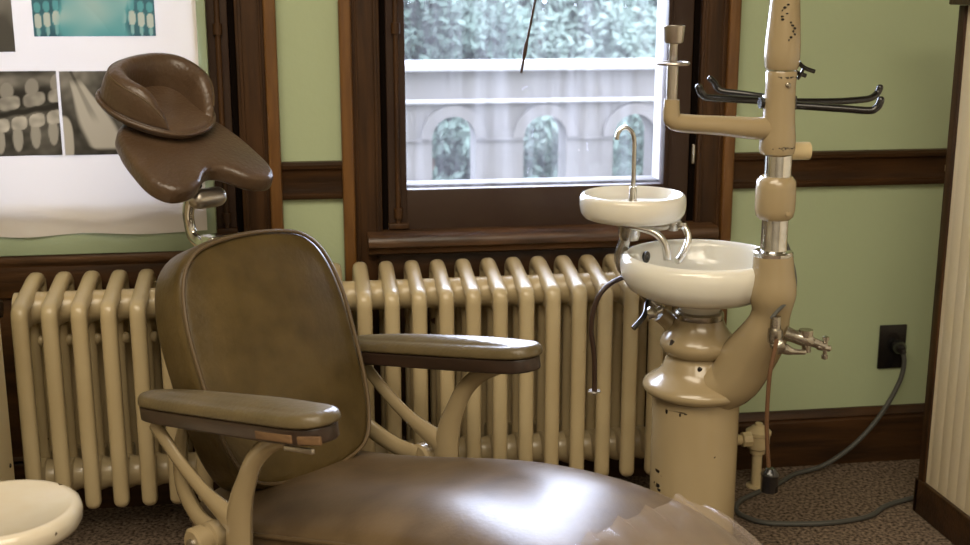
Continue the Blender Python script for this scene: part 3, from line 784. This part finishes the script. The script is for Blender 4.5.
# cuspidor basin
bm = B()
bc = (0, 0, 0)
lathe(bm, [(0, .606), (.047, .606), (.080, .608), (.116, .616), (.141, .630), (.154, .650), (.158, .670), (.157, .686), (.151, .694), (.144, .697), (.137, .693), (.133, .684), (.128, .660), (.115, .640), (.08, .626), (.03, .620), (0, .619)], bc, 72)
bowl = finish('basin', bm, 'opal', unit, 50)
bm = B(); lathe(bm, [(.040, .568), (.046, .568), (.0475, .573), (.0475, .580), (.044, .584), (.040, .584)], bc, 40); 
finish('basin_ring', bm, 'nickel', unit)
bm = B(); lathe(bm, [(.038, .582), (.044, .594), (.056, .610), (0, .610)], bc, 40); finish('basin_foot', bm, 'opal', unit)
bm = B(); lathe(bm, [(0, -.002), (.012, -.002), (.012, .002), (.007, .003), (0, -.001)], (-.083, .098, .672), 20, mtx=Matrix.Rotation(R(40), 4, 'Z') @ Matrix.Rotation(PI / 2, 4, 'X')); finish('overflow_drain', bm, 'black', bowl)
# tray with gooseneck filler, standing behind the basin
TX, TY = .637, -.505
tx = lambda dx, dy, z: (TX - UX + dx, TY - UY + dy, z)
bm = B()
lathe(bm, [(0, .742), (.085, .742), (.0965, .746), (.1025, .756), (.105, .770), (.1045, .784), (.1015, .791), (.097, .793), (.093, .789), (.088, .776), (.07, .767), (0, .766)], tx(0, 0, .014), 64)
finish('water_tray', bm, 'white', unit, 50)
bm = B()
lathe(bm, [(0, .766), (.011, .766), (.011, .774), (.0085, .778), (.0075, .80), (.0055, .806), (0, .806)], tx(0, 0, .014), 20)
tube(bm, [tx(0, 0, 0.814), tx(0, 0, 0.894), tx(-.001, 0, 0.914), tx(-.006, 0, 0.928), tx(-.018, 0, 0.936), tx(-.030, 0, 0.931), tx(-.035, -.001, 0.919), tx(-.035, -.001, 0.913)], .0045, 12)
finish('gooseneck_spout', bm, 'chrome', unit)
bm = B()
tube(bm, [tx(-.008, 0, 0.759), tx(-.012, .005, 0.714), tx(-.015, .01, 0.654), (-.045, .05, .55), (-.03, .03, .50)], .011, 14)
lathe(bm, [(0, .70), (.018, .70), (.022, .71), (.022, .728), (.034, .742), (0, .742)], tx(-.005, 0, .014), 24)
tube(bm, [tx(.02, 0, 0.749), tx(.05, -.01, 0.742), tx(.075, -.02, 0.749)], .010, 12)
lathe(bm, [(0, -.014), (.010, -.012), (.013, 0), (.010, .012), (0, .014)], tx(.078, -.02, 0.746), 14)
finish('tray_support', bm, 'nickel', unit)
bm = B(); tube(bm, [(*p, .0075) for p in (tx(-.04, -.04, 0.756), tx(-.01, -.055, 0.751), tx(.025, -.07, 0.741), tx(.044, -.08, 0.719), tx(.048, -.085, 0.689))], n=12); finish('basin_spout', bm, 'chrome', unit)
bm = B(); tube(bm, [(*p, .0068) for p in (tx(.070, -.02, 0.749), tx(.092, -.03, 0.747), tx(.103, -.04, 0.726), tx(.096, -.05, 0.704), tx(.082, -.06, 0.686), tx(.074, -.065, 0.682))], n=12)
lathe(bm, [(0, -.008), (.010, -.006), (.011, 0), (.010, .006), (0, .008)], tx(.092, -.03, 0.746), 12); finish('basin_spout', bm, 'chrome', unit)
# hose holder on the left of the pedestal
bm = B(); tube(bm, [(*ux(0.7286, 0.5290, -0.560), .022), (*ux(0.7045, 0.5564, -0.550), .018), (*ux(0.6842, 0.5716, -0.550), .016)], n=16, sub=3); finish('hose_bracket', bm, 'enamel', unit)
bm = B()
lathe(bm, [(0, -.012), (.009, -.012), (.012, -.008), (.015, 0), (.013, .006), (.007, .009), (.006, .02), (0, .02)], ux(0.6650, 0.5792, -0.570), 20, mtx=Matrix.Rotation(R(70), 4, 'Y'))
finish('hose_coupling', bm, 'chrome', unit)
bm = B(); tube(bm, [ux(0.6751, 0.6070, -0.530), ux(0.6589, 0.5919, -0.550), ux(0.6510, 0.5822, -0.570), ux(0.6420, 0.5720, -0.580), ux(0.6212, 0.5549, -0.590)], .0055, 10)
finish('hose', bm, 'black', unit)
bm = B(); tube(bm, [ux(0.7022, 0.6346, -0.440), ux(0.6356, 0.6232, -0.450), ux(0.5934, 0.6071, -0.470), ux(0.5734, 0.5704, -0.470), ux(0.5671, 0.5210, -0.470), ux(0.5745, 0.4653, -0.470), ux(0.5766, 0.3897, -0.470)], .0052, 10)
hz = finish('suction_hose', bm, 'rubber', unit)
bm = B(); lathe(bm, [(0, -.004), (.004, -.004), (.005, 0), (.014, .003), (.012, .005), (0, .005)], ux(0.5766, 0.3855, -0.470), 16); finish('hose_tip', bm, 'steel', hz)
# side arm with cup holder
bm = B()
tube(bm, [(*ux(0.8331, 0.9532, -0.720), .021), (*ux(0.7863, 0.9560, -0.720), .020), (*ux(0.7208, 0.9616, -0.720), .0175), (*ux(0.6646, 0.9663, -0.720), .0165), (*ux(0.6459, 0.9719, -0.720), .0162), (*ux(0.6421, 0.9859, -0.720), .015), (*ux(0.6421, 1.0084, -0.720), .0135)], n=18)
finish('side_arm', bm, 'enamel', unit)
bm = B()
lathe(bm, K([(0, .994), (.0105, .994), (.0105, 1.058), (.007, 1.060), (.007, 1.066), (.008, 1.068), (.008, 1.098), (.016, 1.100), (.018, 1.104), (.0205, 1.131), (.0195, 1.132), (.0175, 1.12), (0, 1.118)]), (.6416 - UX, CYO, 0), 28)
finish('cup_holder', bm, 'steel', unit)
bm = B(); P = [(.6416 - UX + .027 * math.cos(2 * PI * k / 24), CYO + .027 * math.sin(2 * PI * k / 24), 1.0707) for k in range(24)]
tube(bm, P, .0032, 8, closed=True, sub=1); box(bm, .6416 - UX - .026, .6416 - UX + .026, CYO - .0025, CYO + .0025, 1.0685, 1.0725, .0005)
finish('holder_ring', bm, 'steel', unit)
# five black instrument hooks
def hook(pts, r=.0068):
    bm = B(); tube(bm, [ux(*p) for p in pts], r, 12, round_ends=True); return finish('instrument_hook', bm, 'black', unit)
hook([(.885, .991, -.60), (.80, .997, -.61), (.748, 1.001, -.615), (.735, 1.005, -.617), (.728, 1.013, -.62), (.724, 1.021, -.62)])
hook([(.885, .996, -.565), (.83, 1.003, -.545), (.802, 1.006, -.535), (.792, 1.012, -.53), (.786, 1.022, -.53), (.777, 1.030, -.53)], .006)
hook([(.91, .984, -.60), (1.0, .979, -.63), (1.048, .976, -.645), (1.060, .980, -.648), (1.066, .988, -.65), (1.068, .996, -.65)], .0072)
hook([(.91, .988, -.57), (1.02, .985, -.55), (1.085, .987, -.54), (1.106, .990, -.535), (1.120, .998, -.53), (1.125, 1.009, -.53)])
hook([(.91, .988, -.555), (.94, .994, -.50), (.965, .998, -.45), (.975, 1.003, -.44), (.982, 1.012, -.435), (.983, 1.022, -.435)], .0065)
bm = B(); tube(bm, [ux(.807, .999, -.712), ux(.815, .999, -.712)], .010, 14, sub=1); box(bm, .8425 - UX - .02, .8425 - UX + .035, -.135, -.10, .985, 1.012, .004); finish('hook_hub', bm, 'black', unit)
bm = B(); tube(bm, [ux(0.8743, 1.0529, -0.700), ux(0.8961, 1.0454, -0.700)], .004, 8, sub=1); tube(bm, [ux(0.8767, 1.0696, -0.710), ux(0.8889, 1.0602, -0.710), ux(0.9077, 1.0536, -0.710)], .004, 8); tube(bm, [ux(0.8889, 1.0630, -0.710), ux(0.8823, 1.0489, -0.710), ux(0.8767, 1.0404, -0.710)], .003, 8)
finish('tube_clamp', bm, 'black', unit)
bm = B(); tube(bm, [ux(0.8548, 0.9089, -0.690), ux(0.9146, 0.9089, -0.690)], .0165, 18, sub=1); finish('side_boss', bm, 'enamel2', unit)
# valves on the elbow
bm = B()
tube(bm, [(*ux(0.8357, 0.5924, -0.772), .010), (*ux(0.8357, 0.6198, -0.772), .009)], n=12, sub=1); lathe(bm, [(0, -.014), (.013, -.012), (.014, 0), (.013, .012), (0, .014)], ux(0.8336, 0.5848, -0.777), 14)
lathe(bm, [(0, -.01), (.016, -.008), (.017, 0), (.016, .008), (0, .01)], ux(0.8387, 0.5676, -0.780), 14, mtx=Matrix.Rotation(R(70), 4, 'Y'))
tube(bm, [(*ux(0.8324, 0.5676, -0.780), .009), (*ux(0.8529, 0.5601, -0.785), .010), (*ux(0.8652, 0.5565, -0.788), .006), (*ux(0.8852, 0.5553, -0.790), .005)], n=12, sub=2, round_ends=True)
tube(bm, [(*ux(0.8569, 0.5858, -0.765), .014), (*ux(0.8730, 0.5800, -0.770), .012), (*ux(0.8821, 0.5781, -0.770), .014), (*ux(0.8982, 0.5724, -0.775), .013), (*ux(0.9073, 0.5687, -0.775), .009), (*ux(0.9296, 0.5612, -0.780), .008)], n=14, sub=2)
tube(bm, [(*ux(0.8955, 0.5751, -0.775), .009), (*ux(0.8964, 0.5505, -0.775), .008)], n=12, sub=1)
lathe(bm, [(0, -.008), (.013, -.006), (.013, .006), (0, .008)], ux(0.8936, 0.5869, -0.775), 12)
finish('water_valve', bm, 'nickel', unit, 30)
bm = B()
tube(bm, [ux(0.9305, 0.5757, -0.780), ux(0.9305, 0.5412, -0.780)], .004, 10, sub=1)
for zz in (.576, .541): lathe(bm, [(0, -.006), (.006, -.003), (.006, .003), (0, .006)], ux(0.9305, zz, -.78), 10)
tube(bm, [ux(0.9187, 0.5603, -0.780), ux(0.9368, 0.5567, -0.780)], .006, 10, sub=1, round_ends=True)
finish('valve_handle', bm, 'nickel', unit)
bm = B(); tube(bm, [ux(0.8722, 0.7468, -0.705), ux(0.8780, 0.7220, -0.720), ux(0.8871, 0.6839, -0.725), ux(0.8815, 0.6589, -0.740), ux(0.8603, 0.6398, -0.755), ux(0.8392, 0.6278, -0.768), ux(0.8266, 0.6152, -0.772)], .0035, 8); finish('air_line', bm, 'greycord', unit)
# drill cord arm high above (its end hangs in front of the window)
bm = B(); tube(bm, [ux(.8425, 1.55, -.72), ux(.76, 1.60, -.68), ux(.64, 1.60, -.58), ux(.55, 1.55, -.46)], .012, 12); finish('drill_arm', bm, 'enamel', unit)
bm = B()
tube(bm, [ux(.552, 1.56, -.45), ux(.50, 1.42, -.42), ux(.458, 1.177, -.40), ux(.4405, 1.09, -.40)], .0026, 8)
tube(bm, [(*ux(.4425, 1.10, -.40), .0026), (*ux(.440, 1.088, -.40), .0042), (*ux(.4375, 1.073, -.40), .0042), (*ux(.436, 1.064, -.40), .0026), (*ux(.431, 1.036, -.40), .0026)], n=10, sub=1)
finish('drill_cord', bm, 'rubber', unit)

# brown cord with black connector, hanging from the unit's valves
bm = B(); tube(bm, [(.828, -.80, .585), (.820, -.806, .55), (.814, -.81, .52), (.813, -.81, .46), (.815, -.81, .41), (.822, -.81, .345)], .0040, 10)
hc = finish('hanging_cord', bm, 'clothcord'); tag(hc, 'brown cloth cord hanging from the water valve, ending in a black plug', 'cord')
bm = B(); lathe(bm, [(0, .342), (.008, .342), (.012, .338), (.0165, .332), (.017, .329), (.016, .327), (.016, .298), (.0135, .296), (0, .296)], (.8255, -.81, 0), 24); o = finish('plug', bm, 'black', hc)

# ================================================================== OUTLET, POWER CORD
ol = empty('wall_outlet', (1.4745, 0, .307), 0, 'black wall outlet plate on the green wall above the baseboard', 'outlet')
bm = B(); box(bm, -.0365, .0365, -.006, 0, -.058, .058, .002); finish('plate', bm, 'black', ol)
for zz in (-.021, .021):
    bm = B(); lathe(bm, [(0, -.002), (.016, -.002), (.017, 0), (0, 0.001)], (.0, -.0065, zz), 20, mtx=Matrix.Rotation(PI / 2, 4, 'X')); finish('socket', bm, 'black', ol)
bm = B(); tube(bm, [(1.488, -.036, .302), (1.492, -.040, .27), (1.480, -.04, .215), (1.430, -.045, .130), (1.360, -.055, .062), (1.28, -.065, .018), (1.20, -.080, .0065), (1.13, -.135, .0065), (1.06, -.178, .0065), (1.0, -.222, .0065), (.975, -.28, .0065), (1.01, -.338, .0065), (1.09, -.360, .0065), (1.175, -.365, .0065), (1.27, -.345, .0065), (1.33, -.300, .0065), (1.395, -.272, .0065), (1.48, -.25, .0065), (1.6, -.245, .0065)], .0062, 10)
pc = finish('power_cord', bm, 'greycord'); tag(pc, 'grey power cord from the wall outlet curling over the carpet', 'cord')
bm = B(); lathe(bm, [(0, -.0), (.017, 0), (.019, .006), (.017, .020), (.009, .030), (0, .032)], (1.484, -.010, .309), 20, mtx=Matrix.Rotation(PI / 2, 4, 'X')); tube(bm, [(1.486, -.035, .308), (1.488, -.038, .298)], .009, 10, sub=1)
finish('plug', bm, 'black', pc)

# ================================================================== STOOL, CABINET
st = empty('round_stool', (-.518, -.825, 0.0), 0, 'round white enamel topped stool at the lower left', 'stool')
bm = B(); lathe(bm, [(0, .320), (.118, .320), (.126, .325), (.130, .334), (.130, .346), (.127, .356), (.120, .3605), (.112, .360), (.105, .3575), (0, .3575)], n=72)
finish('seat', bm, mat('worn_white_enamel', (.74, .70, .60), .2, coat=.5, noise=(9, (.66, .56, .40), .6), chips=(18, .70, (.10, .07, .04))), st, 50)
bm = B(); lathe(bm, [(.018, .05), (.018, .31), (.05, .318), (.05, .322), (0, .322)], n=24); finish('post', bm, 'steel', st)
bm = B(); lathe(bm, [(0, 0), (.12, 0), (.122, .01), (.10, .03), (.03, .05), (0, .05)], n=40); finish('base', bm, 'enamel2', st)

cb = empty('cream_cabinet', (-.80, -.53, 0), 0, 'cream painted cabinet at the left edge beside the radiator', 'cabinet')
bm = B(); box(bm, -.2, .204, -.12, .13, .03, .80, .004); finish('body', bm, mat('bright_cream_paint', (.80, .68, .42), .4, noise=(6, (.72, .6, .36), .5)), cb)
bm = B(); box(bm, -.19, .195, -.11, .12, 0, .03); finish('plinth', bm, 'gap', cb)
bm = B(); box(bm, -.19, .19, -.134, -.121, .05, .78, .003); dr = finish('door', bm, 'enamel2', cb)
bm = B(); lathe(bm, [(0, 0), (.006, 0), (.006, .015), (.012, .02), (.010, .028), (0, .03)], (.15, -.134, .5), 16, mtx=Matrix.Rotation(PI / 2, 4, 'X')); finish('knob', bm, 'steel', dr)
bm = B(); lathe(bm, [(0, 0), (.005, 0), (.004, .002), (0, .003)], (.204, .10, .28), 12, mtx=Matrix.Rotation(PI / 2, 4, 'Y')); finish('screw', bm, 'black', cb)

# ================================================================== CEILING LAMPS (above and behind the camera)
for i, (x, y) in enumerate(((-.5, -2.3), (.4, -3.9))):
    l = empty('ceiling_lamp', (x, y, 2.88), 0, 'rectangular ceiling lamp ' + ('nearer the windows' if i == 0 else 'towards the rear of the room'), 'lamp')
    bm = B(); box(bm, -1.12, 1.12, -.62, .62, .0, .12, .01); finish('housing', bm, 'lamp_d', l)
